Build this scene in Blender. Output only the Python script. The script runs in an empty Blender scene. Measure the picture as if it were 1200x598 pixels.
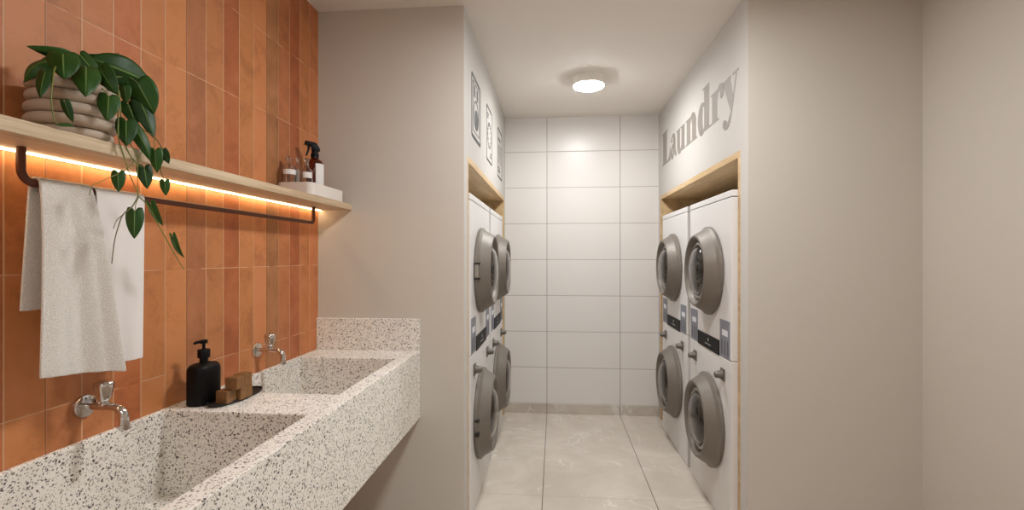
import bpy, bmesh, math, random
from math import sin, cos, pi, sqrt, atan
from mathutils import Vector, Matrix
from mathutils.geometry import tessellate_polygon

random.seed(7)
S = bpy.context.scene
COL = S.collection

# ------------------------------------------------------------------ camera
F_PX = 566.67
YAW = atan(50.4 / F_PX)
HORIZON = 301.1
CAM_H = 1.30
FW = Vector((-sin(YAW), cos(YAW), 0)); RT = Vector((cos(YAW), sin(YAW), 0)); UP = Vector((0, 0, 1))
CAM = Vector((0, 0, CAM_H))


def ray(px, py):
    return FW * F_PX + RT * (px - 600) + UP * (HORIZON - py)


def on_x(x, px, py):
    d = ray(px, py); return CAM + d * (x / d.x)


def on_z(z, px, py):
    d = ray(px, py); return CAM + d * ((z - CAM_H) / d.z)


cam_data = bpy.data.cameras.new('camera')
cam_data.sensor_width = 36; cam_data.lens = 36 * F_PX / 1200
cam_data.shift_y = (HORIZON - 299) / 1200
cam_data.clip_start = 0.02
cam = bpy.data.objects.new('camera', cam_data); COL.objects.link(cam)
cam.location = CAM; cam.rotation_euler = (pi / 2, 0, YAW)
S.camera = cam


# ------------------------------------------------------------------ materials
def lin(c):
    def f(u):
        u /= 255.0
        return u / 12.92 if u <= .04045 else ((u + .055) / 1.055) ** 2.4
    return (f(c[0]), f(c[1]), f(c[2]), 1)


class NT:
    def __init__(s, name):
        s.m = bpy.data.materials.new(name); s.m.use_nodes = True
        s.t = s.m.node_tree; s.b = s.t.nodes['Principled BSDF']

    def n(s, typ, **kw):
        nd = s.t.nodes.new(typ)
        for k, v in kw.items(): setattr(nd, k, v)
        return nd

    def set(s, sock, v):
        if hasattr(v, 'is_linked') or hasattr(v, 'links'): s.t.links.new(v, sock)
        else: sock.default_value = v

    def math(s, op, a, b=0.0, c=0.0, clamp=False):
        nd = s.n('ShaderNodeMath', operation=op, use_clamp=clamp)
        for i, v in enumerate((a, b, c)):
            s.set(nd.inputs[i], v)
        return nd.outputs[0]

    def mix(s, fac, a, b, blend='MIX'):
        nd = s.n('ShaderNodeMix', data_type='RGBA', blend_type=blend)
        s.set(nd.inputs[0], fac); s.set(nd.inputs[6], a); s.set(nd.inputs[7], b)
        return nd.outputs[2]

    def coord(s, which='Object'):
        return s.n('ShaderNodeTexCoord').outputs[which]

    def mapped(s, scale=(1, 1, 1), loc=(0, 0, 0), which='Object'):
        nd = s.n('ShaderNodeMapping'); s.t.links.new(s.coord(which), nd.inputs[0])
        nd.inputs['Scale'].default_value = scale; nd.inputs['Location'].default_value = loc
        return nd.outputs[0]

    def noise(s, vec, scale, detail=3, rough=.5, dist=0.0):
        nd = s.n('ShaderNodeTexNoise'); s.t.links.new(vec, nd.inputs['Vector'])
        nd.inputs['Scale'].default_value = scale; nd.inputs['Detail'].default_value = detail
        nd.inputs['Roughness'].default_value = rough; nd.inputs['Distortion'].default_value = dist
        return nd.outputs['Fac']

    def ramp(s, fac, stops, interp='LINEAR'):
        nd = s.n('ShaderNodeValToRGB'); s.t.links.new(fac, nd.inputs[0])
        cr = nd.color_ramp; cr.interpolation = interp
        while len(cr.elements) < len(stops): cr.elements.new(.5)
        for e, (p, c) in zip(cr.elements, stops):
            e.position = p; e.color = c if len(c) == 4 else (*c, 1)
        return nd.outputs[0], nd.outputs[1]

    def step(s, v, lo, hi):
        nd = s.n('ShaderNodeMapRange'); nd.interpolation_type = 'SMOOTHSTEP'
        s.set(nd.inputs[0], v); nd.inputs[1].default_value = lo; nd.inputs[2].default_value = hi
        return nd.outputs[0]

    def bump(s, h, strength=.2, dist=.01):
        nd = s.n('ShaderNodeBump'); s.t.links.new(h, nd.inputs['Height'])
        nd.inputs['Strength'].default_value = strength; nd.inputs['Distance'].default_value = dist
        s.t.links.new(nd.outputs[0], s.b.inputs['Normal'])

    def xyz(s, vec=None):
        nd = s.n('ShaderNodeSeparateXYZ'); s.t.links.new(vec or s.coord(), nd.inputs[0]); return nd.outputs

    def col(s, v): s.set(s.b.inputs['Base Color'], v)
    def rough(s, v): s.set(s.b.inputs['Roughness'], v)


def simple(name, rgb, rough=.5, metal=0.0, var=.05, scale=30, bump=0.0, spec=None):
    k = NT(name); c = lin(rgb)
    v = k.noise(k.coord(), scale, 4)
    d = tuple(x * (1 - var) for x in c[:3]) + (1,)
    e = tuple(min(1, x * (1 + var)) for x in c[:3]) + (1,)
    k.col(k.mix(v, d, e)); k.rough(rough); k.b.inputs['Metallic'].default_value = metal
    if spec is not None: k.b.inputs['Specular IOR Level'].default_value = spec
    if bump: k.bump(v, bump, .002)
    return k.m


def emit(name, rgb, strength):
    k = NT(name)
    k.col((.8, .8, .8, 1)); k.b.inputs['Emission Color'].default_value = lin(rgb)
    k.b.inputs['Emission Strength'].default_value = strength
    return k.m


def paint(name, rgb):
    k = NT(name); c = lin(rgb)
    n1 = k.noise(k.coord(), 1.2, 2); n2 = k.noise(k.coord(), 420, 2)
    k.col(k.mix(n1, tuple(x * .97 for x in c[:3]) + (1,), c)); k.rough(.75)
    k.b.inputs['Specular IOR Level'].default_value = .25
    k.bump(n2, .06, .001)
    return k.m


M = {}
M['greige'] = paint('greige_paint', (204, 197, 186))
M['white_paint'] = paint('white_paint', (199, 194, 188))
M['ceiling'] = paint('ceiling_paint', (234, 228, 221))

# --- terracotta tile wall: columns along Y, rows along Z
TILE_W, TILE_Y0, ROW_H, ROW_Z0 = .0819, .886, .3005, .9605
COLS = [  # colour, joint strength at the near side of each column, from Y0 onward
    ((196, 125, 73), 1), ((183, 115, 69), .35), ((191, 121, 73), 1), ((189, 110, 63), 1), ((196, 125, 73), 1),
    ((206, 133, 79), 1), ((175, 112, 71), .15), ((191, 124, 75), 1), ((177, 100, 57), 1), ((198, 128, 75), 1),
    ((207, 132, 81), 1), ((168, 112, 69), .1), ((186, 114, 69), .7), ((171, 94, 53), .9), ((193, 121, 71), .9),
    ((197, 121, 73), .9), ((191, 119, 71), 1), ((183, 112, 68), 1), ((198, 127, 77), 1), ((185, 110, 63), 1)]
k = NT('terracotta_tiles')
o = k.xyz()
u = k.math('DIVIDE', k.math('SUBTRACT', o[1], TILE_Y0), TILE_W)
v = k.math('DIVIDE', k.math('SUBTRACT', o[2], ROW_Z0), ROW_H)
cu = k.math('FLOOR', u); fu = k.math('SUBTRACT', u, cu); fv = k.math('SUBTRACT', v, k.math('FLOOR', v))
N = len(COLS)
idx = k.math('DIVIDE', k.math('ADD', k.math('FLOORED_MODULO', cu, N), .5), N)
col, joint = k.ramp(idx, [(i / N, (*lin(c)[:3], j)) for i, (c, j) in enumerate(COLS)], 'CONSTANT')
cx = k.n('ShaderNodeCombineXYZ'); k.t.links.new(cu, cx.inputs[0]); k.t.links.new(k.math('FLOOR', v), cx.inputs[1])
wn = k.n('ShaderNodeTexWhiteNoise', noise_dimensions='2D'); k.t.links.new(cx.outputs[0], wn.inputs[0])
off = k.n('ShaderNodeVectorMath', operation='SCALE'); k.t.links.new(wn.outputs['Color'], off.inputs[0]); off.inputs[3].default_value = 7
add = k.n('ShaderNodeVectorMath', operation='ADD'); k.t.links.new(k.coord(), add.inputs[0]); k.t.links.new(off.outputs[0], add.inputs[1])
big = k.noise(add.outputs[0], 9, 5, .62, .6); fine = k.noise(add.outputs[0], 90, 4, .6)
tone = k.math('ADD', k.math('MULTIPLY', k.math('SUBTRACT', big, .5), 1.25), k.math('MULTIPLY', k.math('SUBTRACT', fine, .5), .45))
tone = k.math('ADD', tone, k.math('MULTIPLY', k.math('SUBTRACT', wn.outputs['Value'], .5), .22))
col = k.mix(k.math('MULTIPLY', k.math('MAXIMUM', tone, 0), 1.0, clamp=True), col, lin((216, 146, 104)))
col = k.mix(k.math('MULTIPLY', k.math('MAXIMUM', k.math('MULTIPLY', tone, -1), 0), 1.3, clamp=True), col, lin((112, 54, 28)))
near = k.math('MULTIPLY', k.math('LESS_THAN', fu, .042), joint)
rowm = k.math('LESS_THAN', fv, .0085)
rowm = k.math('MULTIPLY', rowm, k.step(k.noise(k.mapped((1, 14, 1)), 1.0, 1), .36, .56))
col = k.mix(near, col, lin((206, 158, 120)))
col = k.mix(rowm, col, lin((214, 168, 132)))
darkj = k.math('MULTIPLY', k.math('LESS_THAN', fu, .025), k.math('SUBTRACT', 1, joint))
col = k.mix(darkj, col, lin((92, 50, 30)))
k.col(col); k.rough(k.math('ADD', .42, k.math('MULTIPLY', fine, .25)))
edge = k.math('MINIMUM', k.math('MULTIPLY', k.step(fu, .01, .06), k.step(fu, 1.0, .97)), k.step(fv, .003, .014))
k.bump(k.math('ADD', edge, k.math('MULTIPLY', fine, .25)), .35, .0025)
M['terracotta'] = k.m

# --- white wall tiles (back of the corridor)
k = NT('white_wall_tiles'); o = k.xyz()
u = k.math('DIVIDE', k.math('SUBTRACT', o[0], -.067), .6); v = k.math('DIVIDE', k.math('SUBTRACT', o[2], .079), .2993)
fu = k.math('FRACT', u); fv = k.math('FRACT', v)
du = k.math('MINIMUM', fu, k.math('SUBTRACT', 1, fu)); dv = k.math('MINIMUM', fv, k.math('SUBTRACT', 1, fv))
g = k.math('MAXIMUM', k.math('LESS_THAN', du, .0042), k.math('LESS_THAN', dv, .0062))
k.col(k.mix(g, lin((224, 219, 214)), lin((158, 146, 136)))); k.rough(k.math('ADD', .3, k.math('MULTIPLY', g, .4))); k.b.inputs['Specular IOR Level'].default_value = .3
k.bump(k.math('MINIMUM', k.step(du, .002, .012), k.step(dv, .004, .022)), .25, .003)
M['white_tile'] = k.m


# --- light stone floor tiles
def stone(name, grid, dark=1.0):
    k = NT(name); o = k.xyz()
    w1 = k.noise(k.coord(), 2.1, 6, .6, 1.5); w2 = k.noise(k.mapped((1, 1, 1), (5, 3, 1)), 11, 5, .65, .5)
    base = k.mix(k.step(w1, .3, .72), lin((199, 188, 175)), lin((220, 210, 198)))
    base = k.mix(k.math('MULTIPLY', w2, .35), base, lin((193, 181, 168)))
    vn = k.noise(k.mapped((1, 1, 1), (2, 7, 0)), 3.2, 4, .55, 1.1)
    ridge = k.math('ABSOLUTE', k.math('SUBTRACT', vn, .5))
    vein = k.math('MULTIPLY', k.step(ridge, .022, .0), k.step(k.noise(k.mapped((1, 1, 1), (9, 1, 0)), 3.5, 2), .44, .62))
    base = k.mix(k.math('MULTIPLY', vein, .85), base, lin((230, 224, 216)))
    if dark != 1: base = k.mix(1.0, base, (dark, dark, dark, 1), 'MULTIPLY')
    fu = k.math('FRACT', k.math('DIVIDE', k.math('SUBTRACT', o[0], -.067), .5965))
    du = k.math('MINIMUM', fu, k.math('SUBTRACT', 1, fu))
    ju = k.math('LESS_THAN', du, .0036)
    base = k.mix(ju, base, lin((98, 86, 74)))
    if grid:
        fv = k.math('FRACT', k.math('DIVIDE', k.math('SUBTRACT', o[1], 2.635), 1.2))
        dv = k.math('MINIMUM', fv, k.math('SUBTRACT', 1, fv))
        # staggered plank joints close to flush, only a hairline shows
        jv = k.math('MULTIPLY', k.math('LESS_THAN', dv, .002), k.math('LESS_THAN', o[1], 3.2))
        base = k.mix(k.math('MULTIPLY', jv, .35), base, lin((140, 126, 112)))
    k.col(base); k.rough(.38)
    k.b.inputs['Specular IOR Level'].default_value = .35
    k.bump(k.math('ADD', k.math('MULTIPLY', w2, .1), k.step(du, .001, .006)), .12, .002)
    return k.m


M['floor'] = stone('stone_floor', True)
M['skirting'] = stone('stone_skirting', False, .88)

# --- terrazzo
k = NT('terrazzo')
nz = k.n('ShaderNodeTexNoise'); k.t.links.new(k.coord(), nz.inputs['Vector']); nz.inputs['Scale'].default_value = 60
ds = k.n('ShaderNodeVectorMath', operation='SCALE'); k.t.links.new(nz.outputs['Color'], ds.inputs[0]); ds.inputs[3].default_value = .012
ad = k.n('ShaderNodeVectorMath', operation='ADD'); k.t.links.new(k.coord(), ad.inputs[0]); k.t.links.new(ds.outputs[0], ad.inputs[1])
col = k.mix(k.noise(k.coord(), 14, 4), lin((234, 228, 218)), lin((245, 241, 234)))
for sc, dens, size, c in ((110, .26, .34, (204, 195, 184)), (165, .30, .36, (138, 128, 118)), (140, .24, .37, (66, 59, 54)), (220, .30, .40, (166, 156, 144)), (150, .19, .40, (36, 32, 31)), (280, .22, .42, (84, 76, 70))):
    vo = k.n('ShaderNodeTexVoronoi'); vo.inputs['Scale'].default_value = sc; vo.inputs['Randomness'].default_value = 1
    mp = k.n('ShaderNodeMapping'); k.t.links.new(ad.outputs[0], mp.inputs[0]); mp.inputs['Location'].default_value = (sc * .013, sc * .031, sc * .007)
    k.t.links.new(mp.outputs[0], vo.inputs['Vector'])
    sp = k.n('ShaderNodeSeparateColor'); k.t.links.new(vo.outputs['Color'], sp.inputs[0])
    pick = k.math('LESS_THAN', sp.outputs[0], dens)
    rad = k.math('MULTIPLY', size, k.math('ADD', .45, k.math('MULTIPLY', sp.outputs[1], .75)))
    chip = k.math('MULTIPLY', pick, k.math('LESS_THAN', vo.outputs['Distance'], rad))
    col = k.mix(k.math('MULTIPLY', chip, .9), col, lin(c))
k.col(col); k.rough(.45); k.b.inputs['Specular IOR Level'].default_value = .3
M['terrazzo'] = k.m


# --- oak
def oak(name, stretch, a, b, c):
    k = NT(name)
    g = k.noise(k.mapped(stretch), 1.0, 6, .62, .5); g2 = k.noise(k.mapped(tuple(x * 3.5 for x in stretch)), 1.0, 3, .6)
    col = k.mix(k.step(g, .32, .7), lin(a), lin(b)); col = k.mix(k.math('MULTIPLY', k.step(g2, .5, .75), .4), col, lin(c))
    k.col(col); k.rough(.5); k.bump(g2, .08, .001)
    return k.m


M['oak_shelf'] = oak('pale_oak', (60, 3, 90), (186, 160, 128), (212, 190, 158), (170, 142, 110))
M['oak_niche'] = oak('niche_oak', (24, 2.0, 24), (196, 164, 118), (218, 188, 144), (172, 138, 94))

M['appliance'] = simple('appliance_white', (222, 219, 216), .35, 0, .015, 8)
M['door_grey'] = simple('door_grey', (121, 113, 104), .5, .3, .04, 12)
M['door_edge'] = simple('door_edge_grey', (150, 142, 133), .38, .4, .04, 12)
M['latch'] = simple('latch_grey', (108, 102, 93), .45, .35, .05, 40)
M['gap'] = simple('dark_gap', (30, 27, 25), .7)
M['drum'] = simple('drum_steel', (92, 90, 88), .28, .9, .08, 20)
M['chrome'] = simple('chrome', (214, 212, 210), .12, 1.0, .03, 30)
M['chrome_ring'] = simple('brushed_ring', (150, 146, 142), .22, .9, .05, 30)
M['black_panel'] = simple('black_panel', (8, 7, 7), .5, 0, .05, 30, 0, .12)
M['sticker'] = simple('sticker_blue_grey', (128, 130, 140), .5, 0, .06, 25)
M['sticker_white'] = simple('sticker_white', (226, 228, 232), .5)
M['sticker_dark'] = simple('sticker_dark', (84, 84, 92), .5)
M['print_white'] = simple('print_white', (214, 214, 214), .5)
M['bronze'] = simple('rail_brown', (92, 48, 28), .42, .25, .1, 25)
M['black'] = simple('matte_black', (9, 7, 8), .5, 0, .1, 30, 0, .2)
M['black_tray'] = simple('tray_black', (36, 32, 29), .55, 0, .1, 60, 0, .3)
M['tray_white'] = simple('tray_white', (228, 220, 212), .45)
M['letter'] = simple('letter_grey', (142, 133, 124), .6)
M['icon'] = simple('icon_grey', (56, 52, 50), .6)
M['label'] = simple('label_paper', (232, 228, 224), .6)
M['housing'] = simple('lamp_housing', (244, 240, 234), .55)
M['soil'] = simple('soil', (40, 30, 24), .95, 0, .4, 90, .6)
M['stem'] = simple('stem_green', (112, 122, 54), .5, 0, .25, 40)
M['stem_red'] = simple('stem_olive', (96, 92, 48), .5, 0, .25, 40)

k = NT('pot_clay'); n1 = k.noise(k.coord(), 260, 3); n2 = k.noise(k.coord(), 18, 4)
k.col(k.mix(n2, lin((176, 158, 139)), lin((196, 179, 160)))); k.rough(.85); k.bump(n1, .25, .001); M['pot'] = k.m

k = NT('soap_brown'); n1 = k.noise(k.coord(), 45, 5, .6, .8)
k.col(k.mix(n1, lin((94, 62, 30)), lin((150, 105, 60)))); k.rough(.5); M['soap'] = k.m


def towel_mat(name, a, b, scale, bump):
    k = NT(name); vo = k.n('ShaderNodeTexVoronoi'); vo.inputs['Scale'].default_value = scale
    k.t.links.new(k.mapped((1, 1, .9)), vo.inputs['Vector'])
    n1 = k.noise(k.coord(), 25, 3)
    k.col(k.mix(k.math('MULTIPLY', vo.outputs['Distance'], 1.2, clamp=True), lin(a), lin(b))); k.rough(.95)
    k.b.inputs['Specular IOR Level'].default_value = .1
    k.b.inputs['Sheen Weight'].default_value = .2
    k.bump(k.math('ADD', vo.outputs['Distance'], k.math('MULTIPLY', n1, .4)), bump, .004)
    return k.m


M['towel_grey'] = towel_mat('nubby_towel', (206, 198, 188), (238, 233, 226), 520, .5)
M['towel_white'] = towel_mat('smooth_towel', (228, 221, 217), (233, 227, 223), 700, .1)


def glass(name, rgb, rough=.02, ior=1.45):
    k = NT(name); n = k.noise(k.coord(), 5, 1)
    c = lin(rgb); k.col(k.mix(n, c, tuple(x * .97 for x in c[:3]) + (1,)))
    k.b.inputs['Transmission Weight'].default_value = 1; k.rough(rough); k.b.inputs['IOR'].default_value = ior
    return k.m


M['glass'] = glass('clear_glass', (246, 246, 244))
M['door_glass'] = glass('door_glass', (190, 188, 184))
M['amber'] = glass('amber_glass', (168, 108, 54), .05)

k = NT('philodendron_leaf')
uv = k.n('ShaderNodeUVMap').outputs[0]; sx = k.n('ShaderNodeSeparateXYZ'); k.t.links.new(uv, sx.inputs[0])
au = k.math('ABSOLUTE', k.math('SUBTRACT', sx.outputs[0], .5))
mid = k.step(au, .035, .008)
vphase = k.math('FRACT', k.math('ADD', k.math('MULTIPLY', sx.outputs[1], 6), k.math('MULTIPLY', au, -7)))
vein = k.math('MULTIPLY', k.step(k.math('ABSOLUTE', k.math('SUBTRACT', vphase, .5)), .07, .0), .35)
n1 = k.noise(k.coord(), 40, 4)
oi = k.n('ShaderNodeObjectInfo').outputs['Random']
base = k.mix(n1, lin((13, 40, 8)), lin((34, 76, 18)))
base = k.mix(k.math('MULTIPLY', oi, .45), base, lin((58, 100, 30)))
base = k.mix(k.math('MULTIPLY', vein, .5), base, lin((74, 118, 56)))
base = k.mix(k.math('MULTIPLY', mid, .75), base, lin((128, 158, 84)))
k.col(base); k.rough(.46); k.b.inputs['Specular IOR Level'].default_value = .3; k.bump(k.math('MULTIPLY', mid, -1), .15, .001)
M['leaf'] = k.m

M['lamp_corridor'] = emit('corridor_lamp_diffuser', (252, 254, 255), 178)
M['lamp_room'] = emit('room_lamp_diffuser', (252, 254, 255), 93)
M['led_on'] = emit('led_warm', (255, 226, 176), 18)


# ------------------------------------------------------------------ mesh helpers
def new_obj(name, bm, mat, parent=None, smooth=False, loc=None, autosmooth=None):
    me = bpy.data.meshes.new(name); bm.normal_update(); bm.to_mesh(me); bm.free()
    for m in (mat if isinstance(mat, (list, tuple)) else [mat]): me.materials.append(M[m])
    ob = bpy.data.objects.new(name, me); COL.objects.link(ob)
    if parent is not None: ob.parent = parent
    if loc is not None: ob.location = loc
    if smooth:
        for p in me.polygons: p.use_smooth = True
        if autosmooth is not None:
            try: me.set_sharp_from_angle(angle=math.radians(autosmooth))
            except Exception: pass
    return ob


def box(bm, x0, y0, z0, x1, y1, z1, bevel=0.0, seg=2, mi=0):
    vs = [bm.verts.new(p) for p in ((x0, y0, z0), (x1, y0, z0), (x1, y1, z0), (x0, y1, z0), (x0, y0, z1), (x1, y0, z1), (x1, y1, z1), (x0, y1, z1))]
    fs = [bm.faces.new([vs[i] for i in q]) for q in ((3, 2, 1, 0), (4, 5, 6, 7), (0, 1, 5, 4), (1, 2, 6, 5), (2, 3, 7, 6), (3, 0, 4, 7))]
    for f in fs: f.material_index = mi
    if bevel:
        es = list({e for f in fs for e in f.edges})
        r = bmesh.ops.bevel(bm, geom=es, offset=bevel, segments=seg, affect='EDGES', profile=.5)
        for f in r['faces']: f.material_index = mi
    return vs


def lathe(bm, prof, n=48, axis='Z', origin=(0, 0, 0), caps=True, mi=0, a0=0.0, a1=2 * pi, mat=None):
    """prof: (radius, height along the axis)"""
    full = abs(a1 - a0 - 2 * pi) < 1e-6
    rings = []; ox, oy, oz = origin
    cnt = n if full else n + 1
    for r, h in prof:
        ring = []
        for i in range(cnt):
            a = a0 + (a1 - a0) * i / n; c, s_ = r * cos(a), r * sin(a)
            p = {'Z': (c, s_, h), 'X': (h, c, s_), 'Y': (s_, h, c)}[axis]
            p = Vector((p[0] + ox, p[1] + oy, p[2] + oz))
            if mat is not None: p = mat @ p
            ring.append(bm.verts.new(p))
        rings.append(ring)
    for a, b in zip(rings, rings[1:]):
        for i in range(n):
            j = (i + 1) % cnt
            f = bm.faces.new((a[i], a[j], b[j], b[i])); f.material_index = mi
    if caps and full:
        if prof[0][0] > 1e-5: bm.faces.new(list(reversed(rings[0]))).material_index = mi
        if prof[-1][0] > 1e-5: bm.faces.new(rings[-1]).material_index = mi
    return rings


def catmull(pts, sub=6):
    pts = [Vector(p) for p in pts]; out = []
    for i in range(len(pts) - 1):
        p0 = pts[max(i - 1, 0)]; p1 = pts[i]; p2 = pts[i + 1]; p3 = pts[min(i + 2, len(pts) - 1)]
        for j in range(sub):
            t = j / sub
            out.append(.5 * ((2 * p1) + (p2 - p0) * t + (2 * p0 - 5 * p1 + 4 * p2 - p3) * t * t + (3 * p1 - p0 - 3 * p2 + p3) * t ** 3))
    out.append(pts[-1]); return out


def tube(bm, path, rad, n=12, caps=True):
    path = [Vector(p) for p in path]; rings = []
    t = (path[1] - path[0]).normalized()
    up = Vector((0, 0, 1)) if abs(t.z) < .9 else Vector((1, 0, 0))
    nrm = (up - t * up.dot(t)).normalized()
    for i, p in enumerate(path):
        if i == 0: t = path[1] - path[0]
        elif i == len(path) - 1: t = path[-1] - path[-2]
        else: t = path[i + 1] - path[i - 1]
        t.normalize(); nrm = (nrm - t * nrm.dot(t)).normalized(); b = t.cross(nrm)
        r = rad(i / (len(path) - 1)) if callable(rad) else rad
        rings.append([bm.verts.new(p + nrm * r * cos(2 * pi * k_ / n) + b * r * sin(2 * pi * k_ / n)) for k_ in range(n)])
    for a, b in zip(rings, rings[1:]):
        for i in range(n): bm.faces.new((a[i], a[(i + 1) % n], b[(i + 1) % n], b[i]))
    if caps:
        bm.faces.new(list(reversed(rings[0]))); bm.faces.new(rings[-1])


def prism(bm, poly, place, depth, mi=0):
    """extrude a simple 2-D polygon; place(u, v, w) -> point; w runs 0..depth"""
    area = sum(poly[i][0] * poly[(i + 1) % len(poly)][1] - poly[(i + 1) % len(poly)][0] * poly[i][1] for i in range(len(poly)))
    if area < 0: poly = poly[::-1]
    bot = [bm.verts.new(place(u_, v_, 0)) for u_, v_ in poly]; top = [bm.verts.new(place(u_, v_, depth)) for u_, v_ in poly]
    tris = tessellate_polygon([[Vector((u_, v_, 0)) for u_, v_ in poly]])
    for t in tris:
        for vs in ((top[t[0]], top[t[1]], top[t[2]]), (bot[t[2]], bot[t[1]], bot[t[0]])):
            try: bm.faces.new(vs).material_index = mi
            except ValueError: pass
    n = len(poly)
    for i in range(n):
        bm.faces.new((bot[i], bot[(i + 1) % n], top[(i + 1) % n], top[i])).material_index = mi


def empty(name, loc, rz=0.0):
    o_ = bpy.data.objects.new(name, None); o_.empty_display_size = .05
    COL.objects.link(o_); o_.location = loc; o_.rotation_euler = (0, 0, rz); return o_


def tag(o_, label=None, cat=None, group=None, kind=None):
    if label: o_['label'] = label
    if cat: o_['category'] = cat
    if group: o_['group'] = group
    if kind: o_['kind'] = kind
    return o_


def dup_tree(o_, parent=None):
    c = o_.copy(); COL.objects.link(c)
    if parent is not None: c.parent = parent
    for ch in list(o_.children):
        dup_tree(ch, c)
    return c


def struct(name, bm, mat, label, cat):
    return tag(new_obj(name, bm, mat), label, cat, None, 'structure')


# ------------------------------------------------------------------ room shell
XT, XR, XL, XW = -1.117, .842, -.418, 1.555     # tile wall, corridor right, corridor left, right wall
YF, YB, ZC, YN = 2.2, 4.035, 2.46, -2.2          # front wall, corridor end, ceiling, wall behind the camera

bm = bmesh.new(); box(bm, -1.35, YN - .1, -.1, 1.75, YB + .1, 0)
struct('floor', bm, 'floor', 'light beige stone floor of large rectangular tiles', 'floor')
bm = bmesh.new(); box(bm, -1.35, YN - .1, ZC, 1.75, YB + .1, ZC + .1)
struct('ceiling', bm, 'ceiling', 'smooth beige ceiling', 'ceiling')
bm = bmesh.new(); box(bm, XT - .12, YN, 0, XT, YF, ZC)
struct('wall_left', bm, 'terracotta', 'wall of tall narrow terracotta tiles above the sink', 'wall')
bm = bmesh.new(); box(bm, XW, YN, 0, XW + .12, YF, ZC)
struct('wall_right', bm, 'greige', 'plain greige wall at the side of the room', 'wall')
bm = bmesh.new(); box(bm, XT - .12, YN - .1, 0, XW + .12, YN, ZC)
struct('wall_behind', bm, 'greige', 'plain greige wall behind the viewer', 'wall')
bm = bmesh.new(); box(bm, -1.3, YB, 0, 1.7, YB + .1, ZC)
struct('wall_back', bm, 'white_tile', 'wall of glossy white rectangular tiles closing the corridor', 'wall')

NY0, NY1, NZ, BT = 2.288, 3.977, 1.788, .03       # niche outer limits, board thickness


def front_wall(name, sgn, xin, xout, label):
    bm = bmesh.new()
    lo, hi = (xin, xout) if sgn > 0 else (xout, xin)
    box(bm, lo, YF, 0, hi, NY0, ZC)
    box(bm, lo, NY0, NZ, hi, YB, ZC)
    box(bm, lo, NY1, 0, hi, YB, NZ)
    bm.faces.ensure_lookup_table(); bm.normal_update()
    for f in bm.faces: f.material_index = 0 if f.normal.y < -.9 and f.calc_center_median().y < YF + .01 else 1
    return struct(name, bm, ['greige', 'white_paint'], label, 'wall')


front_wall('wall_front_left', -1, XL, -1.237, 'greige wall end between the terracotta tiles and the corridor')
front_wall('wall_front_right', 1, XR, 1.675, 'greige wall end to the side of the lettered corridor wall')


def lining(name, sgn, xin, depth, label):
    bm = bmesh.new()
    a, b = (xin, xin + depth) if sgn > 0 else (xin - depth, xin)
    box(bm, a, NY0, 0, b, NY0 + BT, NZ)
    box(bm, a, NY1 - BT, 0, b, NY1, NZ)
    box(bm, a, NY0 + BT, NZ - BT, b, NY1 - BT, NZ)
    xb0, xb1 = (b - .018, b) if sgn > 0 else (a, a + .018)
    box(bm, xb0, NY0 + BT, 0, xb1, NY1 - BT, NZ - BT)
    return struct(name, bm, 'oak_niche', label, 'niche lining')


lining('trim_1', 1, XR, .69, 'oak lining of the niche under the lettering')
lining('trim_2', -1, XL, .69, 'oak lining of the niche under the framed pictograms')

bm = bmesh.new(); box(bm, XL, YB - .012, 0, XR, YB, .08, .0015, 1)
struct('baseboard_back', bm, 'skirting', 'low stone skirting under the white tiles', 'skirting')


# ------------------------------------------------------------------ ceiling lights
def ceiling_light(x, y, label, glow='lamp_room', k_=1.65):
    r = empty('ceiling_light', (x, y, ZC))
    tag(r, label, 'light', 'round ceiling lights')
    bm = bmesh.new()
    lathe(bm, [(0.0, 0), (.104 * k_, 0), (.104 * k_, -.050), (.1025 * k_, -.0535), (.0985 * k_, -.0545), (.0970 * k_, -.052), (.0, -.052)], 64, caps=False)
    bmesh.ops.recalc_face_normals(bm, faces=bm.faces)
    new_obj('housing', bm, 'housing', r, True, autosmooth=30)
    bm = bmesh.new()
    lathe(bm, [(0, -.0523), (.0966 * k_, -.0523), (.0966 * k_, -.0550), (.0945 * k_, -.0590), (.084 * k_, -.0632), (.05 * k_, -.0645), (0, -.065)], 64, caps=False)
    bmesh.ops.recalc_face_normals(bm, faces=bm.faces)
    new_obj('diffuser', bm, glow, r, True, autosmooth=30)
    return r


ceiling_light(.217, 3.163, 'round flat ceiling light glowing in the corridor', 'lamp_corridor', 1.0)
ceiling_light(.25, 1.55, 'round flat ceiling light over the washroom beside the sink')
ceiling_light(.25, -1.2, 'round flat ceiling light behind the viewer')

# ------------------------------------------------------------------ sink
SZ, SB, SX = .866, .552, -.624
sink = empty('mounted_sink', (-.87, 1.2, SB))
tag(sink, 'long speckled terrazzo double sink fixed to the terracotta tiled wall', 'sink')


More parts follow.
